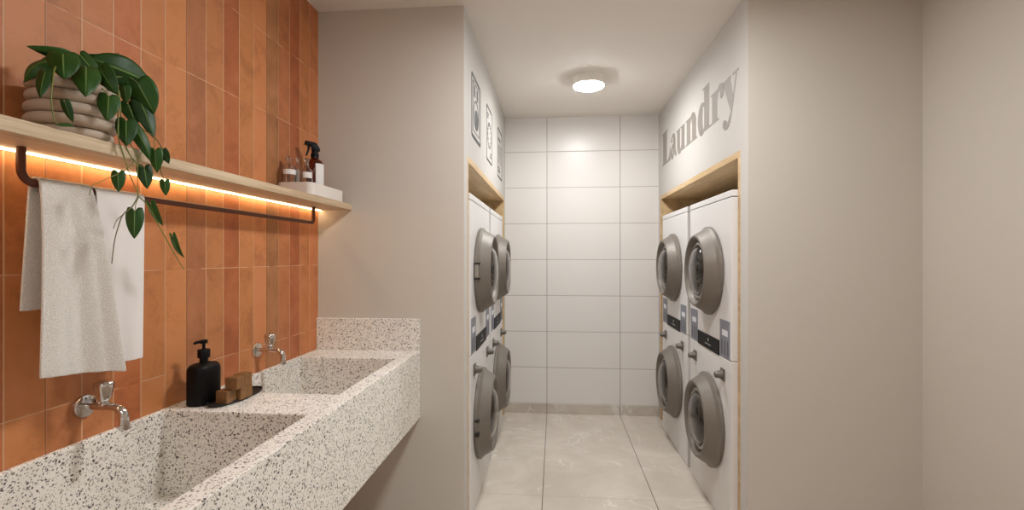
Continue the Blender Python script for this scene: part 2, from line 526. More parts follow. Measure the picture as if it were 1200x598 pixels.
def sink_bm():
    bm = bmesh.new()
    ys = [.10, .62, 1.274, 1.468, 2.002, YF]; xs = [XT + .0008, -1.099, -.679, SX]
    basins = [(1, 1), (1, 3)]          # (x cell, y cell)
    zt, zf = SZ, .63
    V = {}

    def v(i, j, z):
        kk = (i, j, z)
        if kk not in V: V[kk] = bm.verts.new((xs[i], ys[j], z))
        return V[kk]
    for i in range(3):
        for j in range(5):
            if (i, j) in basins:
                bm.faces.new((v(i, j, zf), v(i + 1, j, zf), v(i + 1, j + 1, zf), v(i, j + 1, zf)))
                for (a, b), (c, d) in (((i, j), (i + 1, j)), ((i + 1, j), (i + 1, j + 1)), ((i + 1, j + 1), (i, j + 1)), ((i, j + 1), (i, j))):
                    bm.faces.new((v(a, b, zt), v(c, d, zt), v(c, d, zf), v(a, b, zf)))
            else:
                bm.faces.new((v(i, j, zt), v(i + 1, j, zt), v(i + 1, j + 1, zt), v(i, j + 1, zt)))
            bm.faces.new((v(i, j + 1, SB), v(i + 1, j + 1, SB), v(i + 1, j, SB), v(i, j, SB)))
    for i in range(3):
        bm.faces.new((v(i, 0, SB), v(i + 1, 0, SB), v(i + 1, 0, zt), v(i, 0, zt)))
        bm.faces.new((v(i + 1, 5, SB), v(i, 5, SB), v(i, 5, zt), v(i + 1, 5, zt)))
    for j in range(5):
        bm.faces.new((v(3, j, SB), v(3, j + 1, SB), v(3, j + 1, zt), v(3, j, zt)))
        bm.faces.new((v(0, j + 1, SB), v(0, j, SB), v(0, j, zt), v(0, j + 1, zt)))
    bmesh.ops.recalc_face_normals(bm, faces=bm.faces)
    return bm


def rel(bm, root):
    m = root.matrix_basis.inverted(); bmesh.ops.transform(bm, matrix=m, verts=bm.verts); return bm


bm = rel(sink_bm(), sink); bd = new_obj('basin_body', bm, 'terrazzo', sink)
md = bd.modifiers.new('soft_edges', 'BEVEL'); md.width = .0028; md.segments = 2; md.limit_method = 'ANGLE'
bm = bmesh.new(); box(bm, XT + .0005, YF - .02, SZ, SX, YF - .0005, 1.012, .0015, 1)
new_obj('backsplash', rel(bm, sink), 'terrazzo', sink)
for yb in (.95, 1.735):
    bm = bmesh.new(); lathe(bm, [(0, .6305), (.034, .6305), (.034, .633), (.03, .6345), (.012, .633), (0, .6325)], 32, origin=(-.89, yb, 0), caps=False)
    new_obj('drain', rel(bm, sink), 'chrome', sink, True)


# ------------------------------------------------------------------ taps
def tap(y, z, label):
    r = empty('mounted_tap', (XT, y, z)); tag(r, label, 'tap', 'chrome wall taps')
    bm = bmesh.new(); lathe(bm, [(0, .0), (.0275, .0), (.0275, .004), (.0255, .008), (.016, .011), (0, .011)], 40, 'X', caps=False)
    bmesh.ops.recalc_face_normals(bm, faces=bm.faces)
    new_obj('wall_flange', bm, 'chrome', r, True, autosmooth=40)
    bm = bmesh.new()
    path = [(.008, 0, 0), (.03, 0, .0005), (.06, 0, .001), (.079, 0, .0)] + [(.079 + .026 * sin(a), 0, -.026 + .026 * cos(a)) for a in (.25, .5, .75, 1.0, 1.25, 1.5)] + [(.1055, 0, -.036), (.1055, 0, -.046)]
    tube(bm, path, lambda t: .0088 if t < .3 else .0088 + .0014 * min(1, (t - .3) * 3), 20)
    lathe(bm, [(0, -.052), (.0105, -.052), (.0115, -.050), (.0115, -.040), (.0095, -.039)], 24, origin=(.1055, 0, 0), caps=False)
    bmesh.ops.recalc_face_normals(bm, faces=bm.faces)
    new_obj('spout', bm, 'chrome', r, True, autosmooth=45)
    bm = bmesh.new(); lathe(bm, [(.0105, .004), (.0105, .010), (.0085, .012)], 24, origin=(.054, 0, 0))
    new_obj('valve_stem', bm, 'chrome', r, True, autosmooth=40)
    # fluted crystal-like knob
    bm = bmesh.new(); rings = []
    for (rr, h) in ((.007, .011), (.0112, .014), (.0145, .024), (.0178, .040), (.0200, .053), (.0196, .0585), (.015, .061), (0.0001, .0612)):
        ring = []
        for i in range(48):
            a = 2 * pi * i / 48; fl = 1 + .13 * (abs(cos(a * 3)) - .5) * (1 if rr < .0202 and h < .056 else .5)
            ring.append(bm.verts.new((.054 + rr * fl * cos(a), rr * fl * sin(a), h)))
        rings.append(ring)
    for a_, b_ in zip(rings, rings[1:]):
        for i in range(48): bm.faces.new((a_[i], a_[(i + 1) % 48], b_[(i + 1) % 48], b_[i]))
    bm.faces.new(list(reversed(rings[0]))); bmesh.ops.recalc_face_normals(bm, faces=bm.faces)
    new_obj('knob', bm, 'chrome', r, True)
    return r


tap(1.054, .945, 'chrome wall tap over the nearer basin, below the grey towel')
tap(1.722, .951, 'chrome wall tap over the farther basin, beside the soap dish')

# ------------------------------------------------------------------ shelf with LED strip
HX, HZ0, HZ1 = -.95, 1.519, 1.546
shelf = empty('oak_shelf', (-1.03, 1.25, HZ0))
tag(shelf, 'long pale oak wall shelf on the terracotta tiles with a glowing strip underneath', 'shelf')
bm = bmesh.new(); box(bm, XT + .0003, .30, HZ0, HX, YF - .0005, HZ1, .0012, 1)
new_obj('shelf_board', rel(bm, shelf), 'oak_shelf', shelf)
bm = bmesh.new(); box(bm, -1.1055, .31, HZ0 - .0035, -1.0975, 2.192, HZ0 - .0002, .0008, 1)
new_obj('light_strip', rel(bm, shelf), 'led_on', shelf)

# ------------------------------------------------------------------ towel rail
RX, RZ, RR = -1.055, 1.449, .0078
bm = bmesh.new()


def arc(cx, cz, a0, a1, rad, sy):
    return [(RX, cx + sy * rad * cos(a0 + (a1 - a0) * i / 8), cz + rad * sin(a0 + (a1 - a0) * i / 8)) for i in range(9)]


rb = .026; y0, y1 = .869, 2.035
path = [(RX, y0, HZ0 - .0003), (RX, y0, 1.49)] + [(RX, y0 + rb - rb * cos(a), RZ + rb - rb * sin(a)) for a in [pi / 2 * i / 8 for i in range(9)]] \
    + [(RX, 1.2, RZ), (RX, 1.6, RZ)] + [(RX, y1 - .018 + .018 * sin(a), RZ + .018 - .018 * cos(a)) for a in [pi / 2 * i / 8 for i in range(9)]] + [(RX, y1, 1.49), (RX, y1, HZ0 - .0003)]
tube(bm, path, RR, 20)
tag(new_obj('towel_rail', bm, 'bronze', None, True, autosmooth=50), 'slim brown metal towel rail hanging under the oak shelf', 'rail')


# ------------------------------------------------------------------ towels
def towel(name, mat, front_cols, zb_back, thick, label, back_dx=-.017, back_shift=0.0):
    """front_cols: list over the width of (u, top y, bottom y, bottom z, dx top, dx bottom)"""
    bm = bmesh.new(); nu = 40
    def interp(u_, i):
        for a, b in zip(front_cols, front_cols[1:]):
            if a[0] <= u_ <= b[0]:
                t = (u_ - a[0]) / (b[0] - a[0]); t = t * t * (3 - 2 * t) if i >= 3 else t
                return a[i] + (b[i] - a[i]) * t
        return front_cols[-1][i]
    rt = RR + .0012 + thick / 2
    grid = []
    for iu in range(nu + 1):
        u_ = iu / nu; yt, yb_, zb, dt, db = (interp(u_, i) for i in range(1, 6))
        colv = []
        for j in range(14):                # back flap, bottom to top
            t = j / 14; z = zb_back + (RZ - zb_back) * t
            colv.append((RX - rt + (back_dx + .004 * sin(u_ * 9)) * (1 - t), yt + back_shift * (1 - t), z))
        for j in range(9):                 # over the rail
            a = pi - pi * j / 8
            colv.append((RX + rt * cos(a), yt, RZ + rt * sin(a)))
        for j in range(1, 31):             # front flap
            t = j / 30; z = RZ + (zb - RZ) * t; e = t ** .8
            colv.append((RX + rt + dt * min(1, t * 3) * (1 - e) + db * e, yt + (yb_ - yt) * (t ** 1.15), z))
        grid.append([bm.verts.new(p) for p in colv])
    for a, b in zip(grid, grid[1:]):
        for j in range(len(a) - 1): bm.faces.new((a[j], a[j + 1], b[j + 1], b[j]))
    bmesh.ops.recalc_face_normals(bm, faces=bm.faces)
    ob = new_obj(name, bm, mat, None, True)
    sm = ob.modifiers.new('thickness', 'SOLIDIFY'); sm.thickness = thick; sm.offset = 0
    bv = ob.modifiers.new('hem', 'BEVEL'); bv.width = thick * .35; bv.segments = 2; bv.limit_method = 'ANGLE'; bv.angle_limit = 1.0
    ss = ob.modifiers.new('soft', 'SUBSURF'); ss.levels = 1; ss.render_levels = 1
    return tag(ob, label, 'towel')


towel('grey_towel', 'towel_grey', [
    (0.0, .893, .868, 1.059, .004, .030), (.18, .912, .895, 1.056, .008, .034), (.38, .938, .935, 1.050, .006, .020),
    (.50, .952, .968, 1.046, .002, .014), (.72, .980, 1.002, 1.042, .006, .034), (1.0, 1.006, 1.034, 1.036, .010, .056)],
    1.19, .006, 'nubby light grey towel nearest the bent end of the rail, its back flap showing', -.006, -.012)
towel('white_towel', 'towel_white', [
    (0.0, 1.016, 1.016, 1.046, .0, .004), (.25, 1.05, 1.05, 1.046, .004, .006), (.5, 1.085, 1.08, 1.046, .003, .003),
    (.75, 1.115, 1.108, 1.045, .002, .006), (1.0, 1.146, 1.136, 1.045, -.001, .004)],
    1.10, .004, 'smooth white towel on the rail behind the trailing stems', -.014)


# ------------------------------------------------------------------ washing machines and dryers
UW, UH1, UH2, UD = .690, .812, .800, .62


def door(parent, z, yo):
    dr_bm = bmesh.new()
    prof = [(.228, .001), (.232, .004), (.232, .016), (.217, .030), (.188, .078), (.183, .0815), (.176, .0805), (.168, .070), (.163, .058), (.1595, .050)]
    lathe(dr_bm, prof, 96, 'X', (0, 0, 0), caps=False)
    bmesh.ops.recalc_face_normals(dr_bm, faces=dr_bm.faces)
    d = new_obj('door', dr_bm, 'door_grey', parent, True, (0, yo, z), autosmooth=6.5)
    b = bmesh.new(); lathe(b, [(.1595, .052), (.152, .055), (.149, .062), (.138, .064), (.133, .058), (.128, .044), (.124, .040), (.10, .026), (.06, .014), (0, .010)], 72, 'X', caps=False)
    bmesh.ops.recalc_face_normals(b, faces=b.faces)
    new_obj('inner_ring', b, 'chrome_ring', d, True, autosmooth=25)
    b = bmesh.new(); lathe(b, [(.129, .046), (.128, .058), (.121, .070), (.105, .081), (.080, .089), (.048, .094), (0, .096)], 56, 'X', caps=False)
    lathe(b, [(.129, .046), (.123, .046), (.122, .056), (.115, .066), (.100, .076), (.076, .084), (.046, .089), (0, .091)], 56, 'X', caps=False)
    bmesh.ops.remove_doubles(b, verts=b.verts, dist=1e-5); bmesh.ops.recalc_face_normals(b, faces=b.faces)
    new_obj('door_glass', b, 'door_glass', d, True, autosmooth=60)
    return d


def handle_tab(d):
    b = bmesh.new(); box(b, .006, -.2345, -.033, .026, -.212, .033, .002, 1)
    new_obj('door_handle', b, 'door_edge', d)
    for zz in (-.039, .039):
        b = bmesh.new(); box(b, .004, -.2335, zz - .0045, .032, -.205, zz + .0045); new_obj('handle_gap', b, 'gap', d)


def handle_slots(d):
    for za, zb in ((-.048, -.028), (.022, .034)):
        b = bmesh.new(); box(b, .008, -.2335, za, .030, -.21, zb, .001, 1); new_obj('handle_slot', b, 'gap', d)


def sticker(root, y0_, y1_, z0, z1):
    b = bmesh.new(); box(b, -.0005, y0_, z0, .0012, y1_, z1)
    st = new_obj('instruction_sticker', b, 'sticker', root)
    w, h = y1_ - y0_, z1 - z0
    b = bmesh.new(); box(b, .0010, y0_ + w * .24, z0 + h * .58, .0018, y1_ - w * .2, z0 + h * .74)
    new_obj('white_patch', b, 'sticker_white', st)
    b = bmesh.new(); P = lambda u_, v_, w_: Vector((.0010 + w_, y0_ + w * u_, z0 + h * v_))
    for u0 in (.14, .44, .72):
        prism(b, [(u0, .06), (u0 + .16, .06), (u0 + .15, .40), (u0 + .11, .47), (u0 + .05, .47), (u0 + .01, .40)], P, .0007)
    new_obj('printed_figure', b, 'sticker_dark', st)
    return st


def dryer(yo=0.0):
    r = empty('tumble_dryer', (0, 0, 0))
    b = bmesh.new(); box(b, -UD, -UW / 2, .001, 0, UW / 2, UH2 - .034, .004, 2); new_obj('cabinet', b, 'appliance', r)
    b = bmesh.new(); box(b, -UD, -UW / 2, UH2 - .031, 0, UW / 2, UH2, .004, 2); new_obj('top_panel', b, 'appliance', r)
    b = bmesh.new(); box(b, -UD + .02, -UW / 2 + .006, UH2 - .036, -.006, UW / 2 - .006, UH2 - .029); new_obj('shadow_gap', b, 'gap', r)
    d = door(r, .415, yo); handle_tab(d)
    b = bmesh.new(); box(b, -.001, -.175, -.003, .004, .18, .073, .001, 1)
    cp = new_obj('control_panel', b, 'black_panel', r)
    b = bmesh.new(); P = lambda u_, v_, w_: Vector((.0038 + w_, u_, v_))
    prism(b, [(.013 + .006 * cos(a * pi / 5), .047 + .009 * sin(a * pi / 5)) for a in range(10)], P, .0006)
    for i in range(9): prism(b, [(-.04 + i * .011, .021), (-.033 + i * .011, .021), (-.033 + i * .011, .025), (-.04 + i * .011, .025)], P, .0006)
    new_obj('panel_marking', b, 'print_white', cp)
    sticker(r, -.325, -.187, .003, .182); sticker(r, .187, .325, .003, .182)
    return r


def washer(yo=0.0):
    r = empty('washing_machine', (0, 0, 0))
    b = bmesh.new(); box(b, -UD, -UW / 2, 0, 0, UW / 2, UH1 - .001, .004, 2); new_obj('cabinet', b, 'appliance', r)
    d = door(r, .443, yo); d.scale = (1.0, 1.045, 1.045); handle_slots(d)
    for s_ in (-1, 1):
        b = bmesh.new(); box(b, -.001, s_ * .232 - .027, .697, .006, s_ * .232 + .027, .757, .002, 1)
        lt = new_obj('latch_plate', b, 'latch', r)
        b = bmesh.new(); lathe(b, [(.021, .004), (.020, .014), (.017, .026), (.016, .036), (.012, .041), (0, .042)], 24, 'X', (0, s_ * .232, .727), caps=False)
        bmesh.ops.recalc_face_normals(b, faces=b.faces)
        new_obj('latch_knob', b, 'latch', lt, True, autosmooth=40)
    return r


D0, W0 = dryer(), washer()
YA, YC = 2.667, 3.420
nearer = []


def move_door(r, dy):
    for c in r.children:
        if c.name.startswith('door'): c.location.y += dy


spots = [('lettered', XR - .027, YA, pi, 'nearer', 0), ('lettered', XR - .027, YC, pi, 'farther', 1), ('pictogram', XL + .008, YA, 0, 'nearer', 2), ('pictogram', XL + .008, YC, 0, 'farther', 3)]
for side, x, y, rz, which, i in spots:
    where = 'under the grey lettering' if side == 'lettered' else 'under the framed pictograms'
    end = 'nearer the room' if which == 'nearer' else 'beside the white tiled wall'
    d = D0 if i == 0 else dup_tree(D0); w = W0 if i == 0 else dup_tree(W0)
    if which == 'nearer':
        sgn = 1 if side == 'lettered' else -1
        nearer.append((d, w, sgn))
    d.location = (x, y, UH1); d.rotation_euler = (0, 0, rz); w.location = (x, y, 0); w.rotation_euler = (0, 0, rz)
    tag(d, f'upper white dryer {where}, {end}', 'dryer', 'stacked tumble dryers')
    tag(w, f'lower white washing machine {where}, {end}', 'washing machine', 'washing machines under the dryers')

for d, w, sgn in nearer: move_door(d, .018 * sgn); move_door(w, .018 * sgn)


# ------------------------------------------------------------------ wall lettering
def ribbon(pts, ws):
    """variable width stroke polygon in 2-D"""
    P = [Vector((p[0], p[1], 0)) for p in pts]; L, R_ = [], []
    for i, p in enumerate(P):
        t = (P[min(i + 1, len(P) - 1)] - P[max(i - 1, 0)]).normalized(); n = Vector((-t.y, t.x, 0)); w = ws[i] / 2
        L.append((p.x + n.x * w, p.y + n.y * w)); R_.append((p.x - n.x * w, p.y - n.y * w))
    return L, R_


def rib_quads(pts, ws):
    L, R_ = ribbon(pts, ws)
    return [[L[i], L[i + 1], R_[i + 1], R_[i]] for i in range(len(L) - 1)]


def curve2(pts, n=6):
    return [(p.x, p.y) for p in catmull([(a, b, 0) for a, b in pts], n)]


def lw(ws, n):
    out = []
    for i in range(n):
        t = i / (n - 1) * (len(ws) - 1); a = min(int(t), len(ws) - 2); out.append(ws[a] + (ws[a + 1] - ws[a]) * (t - a))
    return out


def stroke(pts, ws):
    c = curve2(pts); return rib_quads(c, lw(ws, len(c)))


def rect(x0, y0_, x1, y1_): return [[(x0, y0_), (x1, y0_), (x1, y1_), (x0, y1_)]]


# glyph boxes 0..1 wide; heights in x-heights
def glyph(ch):
    if ch == 'L':
        H = 1.52
        return rect(.10, 0, .56, H) + rect(0, 0, .66, .07) + rect(0, H - .07, .68, H) + [[(.56, .0), (1.0, .0), (1.0, .58), (.94, .58), (.86, .30), (.74, .14), (.56, .07)]]
    if ch == 'a':
        return rect(.46, .10, .84, .76) + stroke([(.82, .22), (.88, .06), (.95, .04), (1.0, .12)], [.2, .14, .10, .06]) + stroke([(.65, .68), (.60, .90), (.42, .98), (.24, .90), (.18, .72)], [.38, .26, .12, .14, .28]) \
            + stroke([(.52, .58), (.30, .46), (.20, .26), (.28, .08), (.44, .06), (.55, .20)], [.08, .22, .36, .26, .12, .08])
    if ch == 'u':
        return rect(.08, .22, .42, 1.0) + rect(0, .94, .42, 1.0) + rect(.58, 0, .92, 1.0) + rect(.48, .94, .92, 1.0) + rect(.58, 0, 1.0, .07) + stroke([(.25, .26), (.32, .07), (.46, .04), (.62, .24)], [.34, .26, .14, .06])
    if ch == 'n':
        return rect(.08, 0, .42, 1.0) + rect(0, .94, .42, 1.0) + rect(0, 0, .48, .07) + rect(.58, 0, .92, .74) + rect(.52, 0, 1.0, .07) + stroke([(.40, .76), (.50, .94), (.64, .95), (.75, .70)], [.06, .12, .28, .34])
    if ch == 'd':
        return rect(.52, 0, .90, 1.52) + rect(.40, 1.45, .90, 1.52) + rect(.52, 0, 1.0, .07) + stroke([(.58, .84), (.44, .97), (.28, .90), (.19, .50), (.28, .10), (.42, .03), (.58, .18)], [.06, .14, .30, .38, .30, .14, .06])
    if ch == 'r':
        return rect(.12, 0, .54, 1.0) + rect(0, .94, .54, 1.0) + rect(0, 0, .68, .07) + stroke([(.50, .66), (.60, .90), (.74, .98), (.88, .92), (.90, .74), (.80, .64)], [.05, .12, .20, .26, .28, .16])
    if ch == 'y':
        return [[(.04, 1.0), (.50, 1.0), (.72, .22), (.55, -.06)]] + rect(0, .93, .56, 1.0) + rect(.66, .93, 1.0, 1.0) + stroke([(.88, .97), (.70, .30), (.58, -.06), (.44, -.32), (.28, -.40), (.17, -.30), (.22, -.20)], [.06, .07, .08, .14, .20, .26, .18])


def px_y(px): return on_x(XR, px, 200).y


spans = dict(L=(776.3, 785.8), a=(786.0, 792.8), u=(792.8, 803.2), n=(803.8, 817.0), d=(817.8, 832.8), r=(833.0, 847.5), y=(846.2, 865.8))
bm = bmesh.new()
XH, BL = .165, 2.008
for ch in 'Laundry':
    a, b = spans[ch]; ya, yb = px_y(a), px_y(b)
    for ip, poly in enumerate(glyph(ch)):
        prism(bm, poly, lambda u_, v_, w_: Vector((XR - w_, ya + (yb - ya) * u_, BL + XH * v_)), .0006 + .00005 * (ip % 30))
bmesh.ops.recalc_face_normals(bm, faces=bm.faces)
tag(new_obj('lettering_sign', bm, 'letter'), 'large grey serif lettering reading Laundry on the white corridor wall', 'sign')


# ------------------------------------------------------------------ pictograms
def frame_polys(x0, y0_, x1, y1_, r, w):
    def rr(x0, y0_, x1, y1_, r):
        pts = []
        for cx, cy, a0 in ((x1 - r, y1_ - r, 0), (x0 + r, y1_ - r, pi / 2), (x0 + r, y0_ + r, pi), (x1 - r, y0_ + r, 1.5 * pi)):
            pts += [(cx + r * cos(a0 + pi / 2 * i / 5), cy + r * sin(a0 + pi / 2 * i / 5)) for i in range(6)]
        return pts
    o_, i_ = rr(x0, y0_, x1, y1_, r), rr(x0 + w, y0_ + w, x1 - w, y1_ - w, max(r - w, .001))
    n = len(o_); return [[o_[k_], o_[(k_ + 1) % n], i_[(k_ + 1) % n], i_[k_]] for k_ in range(n)]


def ring(cx, cy, r, w, a0=0, a1=2 * pi, n=28):
    q = []
    for i in range(n):
        a, b = a0 + (a1 - a0) * i / n, a0 + (a1 - a0) * (i + 1) / n
        q.append([(cx + r * cos(a), cy + r * sin(a)), (cx + r * cos(b), cy + r * sin(b)), (cx + (r - w) * cos(b), cy + (r - w) * sin(b)), (cx + (r - w) * cos(a), cy + (r - w) * sin(a))])
    return q


def disc(cx, cy, r, a0=0, a1=2 * pi, n=20):
    return [[(cx + r * cos(a0 + (a1 - a0) * i / n), cy + r * sin(a0 + (a1 - a0) * i / n)) for i in range(n + (0 if abs(a1 - a0 - 2 * pi) < 1e-6 else 1))]]


def pictogram(y0_, y1_, z0, z1, kind, label):
    w, h = y1_ - y0_, z1 - z0; q = frame_polys(0, 0, w, h, .022, .018 if kind == 0 else .013)
    if kind == 0:
        q += frame_polys(.042, .040, w - .042, h - .030, .010, .006)
        q += [[(w * .27, h * .68), (w * .40, h * .68), (w * .40, h * .86), (w * .27, h * .86)], [(w * .56, h * .68), (w * .69, h * .68), (w * .69, h * .86), (w * .56, h * .86)]]
        q += ring(w / 2, h * .42, .078, .010) + disc(w * .53, h * .36, .052)
    if kind == 1:
        q += ring(w / 2, h * .5, .085, .008)
        for i in range(12):
            a = 2 * pi * i / 12; q += disc(w / 2 + .066 * cos(a), h * .5 + .066 * sin(a), .007, n=8)
        q += rect(.03, h * .84, .10, h * .87) + rect(.03, h * .78, .08, h * .81) + rect(w - .10, h * .12, w - .03, h * .15) + rect(w - .08, h * .18, w - .03, h * .21)
    if kind == 2:
        for i in range(4): q += stroke([(.05 + i * .055, h * .30), (.06 + i * .055, h * .45), (.045 + i * .055, h * .55), (.06 + i * .055, h * .70)], [.011, .010, .010, .011])
        q += rect(.04, h * .76, w * .62, h * .81) + rect(.04, h * .12, w * .55, h * .16) + rect(.04, h * .19, w * .45, h * .22)
    bm = bmesh.new()
    for ip, poly in enumerate(q): prism(bm, poly, lambda u_, v_, w_: Vector((XL + w_, y0_ + u_, z0 + v_)), .0006 + .00005 * (ip % 20))
    bmesh.ops.recalc_face_normals(bm, faces=bm.faces)
    return tag(new_obj('pictogram_sign', bm, 'icon'), label, 'sign', 'framed laundry pictograms')


pictogram(2.40, 2.695, 1.91, 2.24, 0, 'bold framed pictogram of a washing machine with a half filled drum')
pictogram(2.935, 3.195, 1.90, 2.245, 1, 'thin framed pictogram of a dotted drum circle, second along the wall')
pictogram(3.505, 3.79, 1.89, 2.255, 2, 'framed pictogram of four vertical bars, beside the white tiled wall')

# ------------------------------------------------------------------ soap dispenser
disp = empty('soap_dispenser', (-1.04, 1.351, SZ + .0004)); tag(disp, 'matte black pump soap dispenser on the ledge between the basins', 'soap dispenser')
bm = bmesh.new(); rings = []
for sc, h in ((.90, .0), (.985, .002), (1.0, .008), (1.0, .094), (.985, .103), (.93, .110), (.82, .1155), (.60, .1185), (.30, .1195)):
    ring_ = []
    for i in range(56):
        a = 2 * pi * i / 56; n_ = 2.9
        cx_, cy_ = abs(cos(a)) ** (2 / n_) * (1 if cos(a) >= 0 else -1), abs(sin(a)) ** (2 / n_) * (1 if sin(a) >= 0 else -1)
        hx, hy = .033 * sc, .0475 * sc
        ring_.append(bm.verts.new((hx * cx_, hy * cy_, h)))
    rings.append(ring_)
for a_, b_ in zip(rings, rings[1:]):
    for i in range(56): bm.faces.new((a_[i], a_[(i + 1) % 56], b_[(i + 1) % 56], b_[i]))
bm.faces.new(list(reversed(rings[0]))); bm.faces.new(rings[-1])
new_obj('bottle', bm, 'black', disp, True, autosmooth=50)
bm = bmesh.new(); lathe(bm, [(.0115, .118), (.0115, .134), (.0165, .1345), (.0168, .157), (.0155, .159), (.006, .1592), (.0055, .160)], 32)
new_obj('collar', bm, 'black', disp, True, autosmooth=40)
bm = bmesh.new(); lathe(bm, [(.0045, .158), (.0045, .176), (.010, .1765), (.0105, .185), (.008, .187), (0, .1872)], 24, caps=False)
tube(bm, [(0, 0, .1815), (-.006, -.009, .1818), (-.012, -.018, .1808), (-.0145, -.022, .1775)], lambda t: .0052 - .0014 * t, 12)
new_obj('pump', bm, 'black', disp, True, autosmooth=50)

# ------------------------------------------------------------------ soap dish and soaps
bm = bmesh.new()
rings = []
for sc, h in ((.90, 0), (.97, .0015), (1.0, .009), (1.0, .0105), (.975, .0105), (.955, .0055), (.5, .005), (.02, .005)):
    rings.append([bm.verts.new((.038 * sc * (abs(cos(a)) ** .8) * (1 if cos(a) >= 0 else -1), .103 * sc * (abs(sin(a)) ** .8) * (1 if sin(a) >= 0 else -1), h)) for a in [2 * pi * i / 56 for i in range(56)]])
for a_, b_ in zip(rings, rings[1:]):
    for i in range(56): bm.faces.new((a_[i], a_[(i + 1) % 56], b_[(i + 1) % 56], b_[i]))
bm.faces.new(list(reversed(rings[0]))); bm.faces.new(rings[-1])
tr = new_obj('soap_dish', bm, 'black_tray', None, True, (-.975, 1.403, SZ + .0004), autosmooth=40)
tr.rotation_euler = (0, 0, math.radians(-4))
tag(tr, 'low oval black soap dish on the terrazzo ledge', 'dish')
TB = SZ + .0060
for x0, y0_, z0, sx_, sy_, sz_, rz, lab in (
        (-.964, 1.343, TB, .038, .038, .037, -.10, 'brown soap cube on the black dish, the lower one nearest the dispenser'),
        (-.950, 1.391, TB, .037, .054, .037, -.04, 'long brown soap bar on the black dish, at the far end of the lower layer'),
        (-.945, 1.3545, TB + .0375, .037, .036, .036, .02, 'brown soap cube on top of the pile, at the near side'),
        (-.949, 1.397, TB + .0375, .037, .036, .036, -.03, 'brown soap cube on top of the pile, at the far side')):
    bm = bmesh.new(); box(bm, -sx_ / 2, -sy_ / 2, 0, sx_ / 2, sy_ / 2, sz_, .0022, 2)
    so = new_obj('soap_bar', bm, 'soap', None, False, (x0, y0_, z0)); so.rotation_euler = (0, 0, rz)
    tag(so, lab, 'soap', 'brown soap bars on the dish')


# ------------------------------------------------------------------ tray and bottles on the shelf
def rrect(x0, y0_, x1, y1_, r, n=6):
    pts = []
    for cx, cy, a0 in ((x1 - r, y1_ - r, 0), (x0 + r, y1_ - r, pi / 2), (x0 + r, y0_ + r, pi), (x1 - r, y0_ + r, 1.5 * pi)):
        pts += [(cx + r * cos(a0 + pi / 2 * i / n), cy + r * sin(a0 + pi / 2 * i / n)) for i in range(n + 1)]
    return pts


TX0, TX1, TY0, TY1, TH = -.081, .073, -.148, .148, .052
rings = []; bm = bmesh.new()
for ins, h in ((.004, 0), (0, .003), (0, TH - .001), (.001, TH), (.003, TH), (.004, TH - .001), (.004, .006), (.012, .005)):
    rings.append([bm.verts.new((a, b, h)) for a, b in rrect(TX0 + ins, TY0 + ins, TX1 - ins, TY1 - ins, max(.028 - ins, .004))])
n = len(rings[0])
for a_, b_ in zip(rings, rings[1:]):
    for i in range(n): bm.faces.new((a_[i], a_[(i + 1) % n], b_[(i + 1) % n], b_[i]))
bm.faces.new(list(reversed(rings[0]))); bm.faces.new(rings[-1])
tag(new_obj('shelf_tray', bm, 'tray_white', None, True, (-1.032, 1.988, HZ1), autosmooth=40), 'white rectangular tray with rounded corners at the end of the oak shelf', 'tray')
BZ = HZ1 + .0058


def bottle(name, x, y, prof, mat, wall, lab_band, cap, label, cat, group):
    r = empty(name, (x, y, BZ)); tag(r, label, cat, group)
    bm = bmesh.new(); inner = [(max(p[0] - wall, .0005), max(p[1], .003)) for p in prof]
    full = [(0, 0)] + prof + [(inner[-1][0], prof[-1][1])] + list(reversed(inner)) + [(0, .003)]
    lathe(bm, full, 40, caps=False); bmesh.ops.remove_doubles(bm, verts=bm.verts, dist=1e-6); bmesh.ops.recalc_face_normals(bm, faces=bm.faces)
    new_obj('bottle_glass', bm, mat, r, True, autosmooth=50)
    rad, z0, z1, a0, a1 = lab_band
    bm = bmesh.new(); lathe(bm, [(rad, z0), (rad + .0006, z0), (rad + .0006, z1), (rad, z1), (rad, z0)], 24, caps=False, a0=a0, a1=a1)
    new_obj('paper_label', bm, 'label', r, True, autosmooth=40)
    if cap:
        bm = bmesh.new(); lathe(bm, cap, 28, caps=False); bmesh.ops.remove_doubles(bm, verts=bm.verts, dist=1e-6); bmesh.ops.recalc_face_normals(bm, faces=bm.faces)
        new_obj('stopper', bm, mat, r, True, autosmooth=40)
    return r


toward = math.atan2(-1.87, 1.07)      # direction from the bottles to the room
bottle('glass_bottle', -1.076, 1.877, [(.024, 0), (.026, .003), (.026, .108), (.0245, .117), (.018, .123), (.0105, .126), (.0105, .146), (.0125, .1465), (.0125, .149)], 'glass', .002,
       (.0262, .081, .101, toward - 1.0, toward + 1.2), [(0, .138), (.0075, .138), (.0085, .149), (.013, .1495), (.013, .155), (0, .1555)],
       'squat clear glass bottle with a band label, on the tray next to the terracotta tiles', 'bottle', 'bottles on the shelf tray')
bottle('glass_bottle', -1.072, 1.934, [(.0105, 0), (.0115, .002), (.0115, .126), (.0095, .132), (.006, .135), (.006, .152), (.0072, .1525), (.0072, .155)], 'glass', .0015,
       (.0117, .012, .112, toward - .7, toward + .5), [(0, .146), (.0042, .146), (.005, .155), (.008, .1555), (.008, .162), (0, .1625)],
       'thin clear glass bottle standing between the two wider glass bottles', 'bottle', 'bottles on the shelf tray')
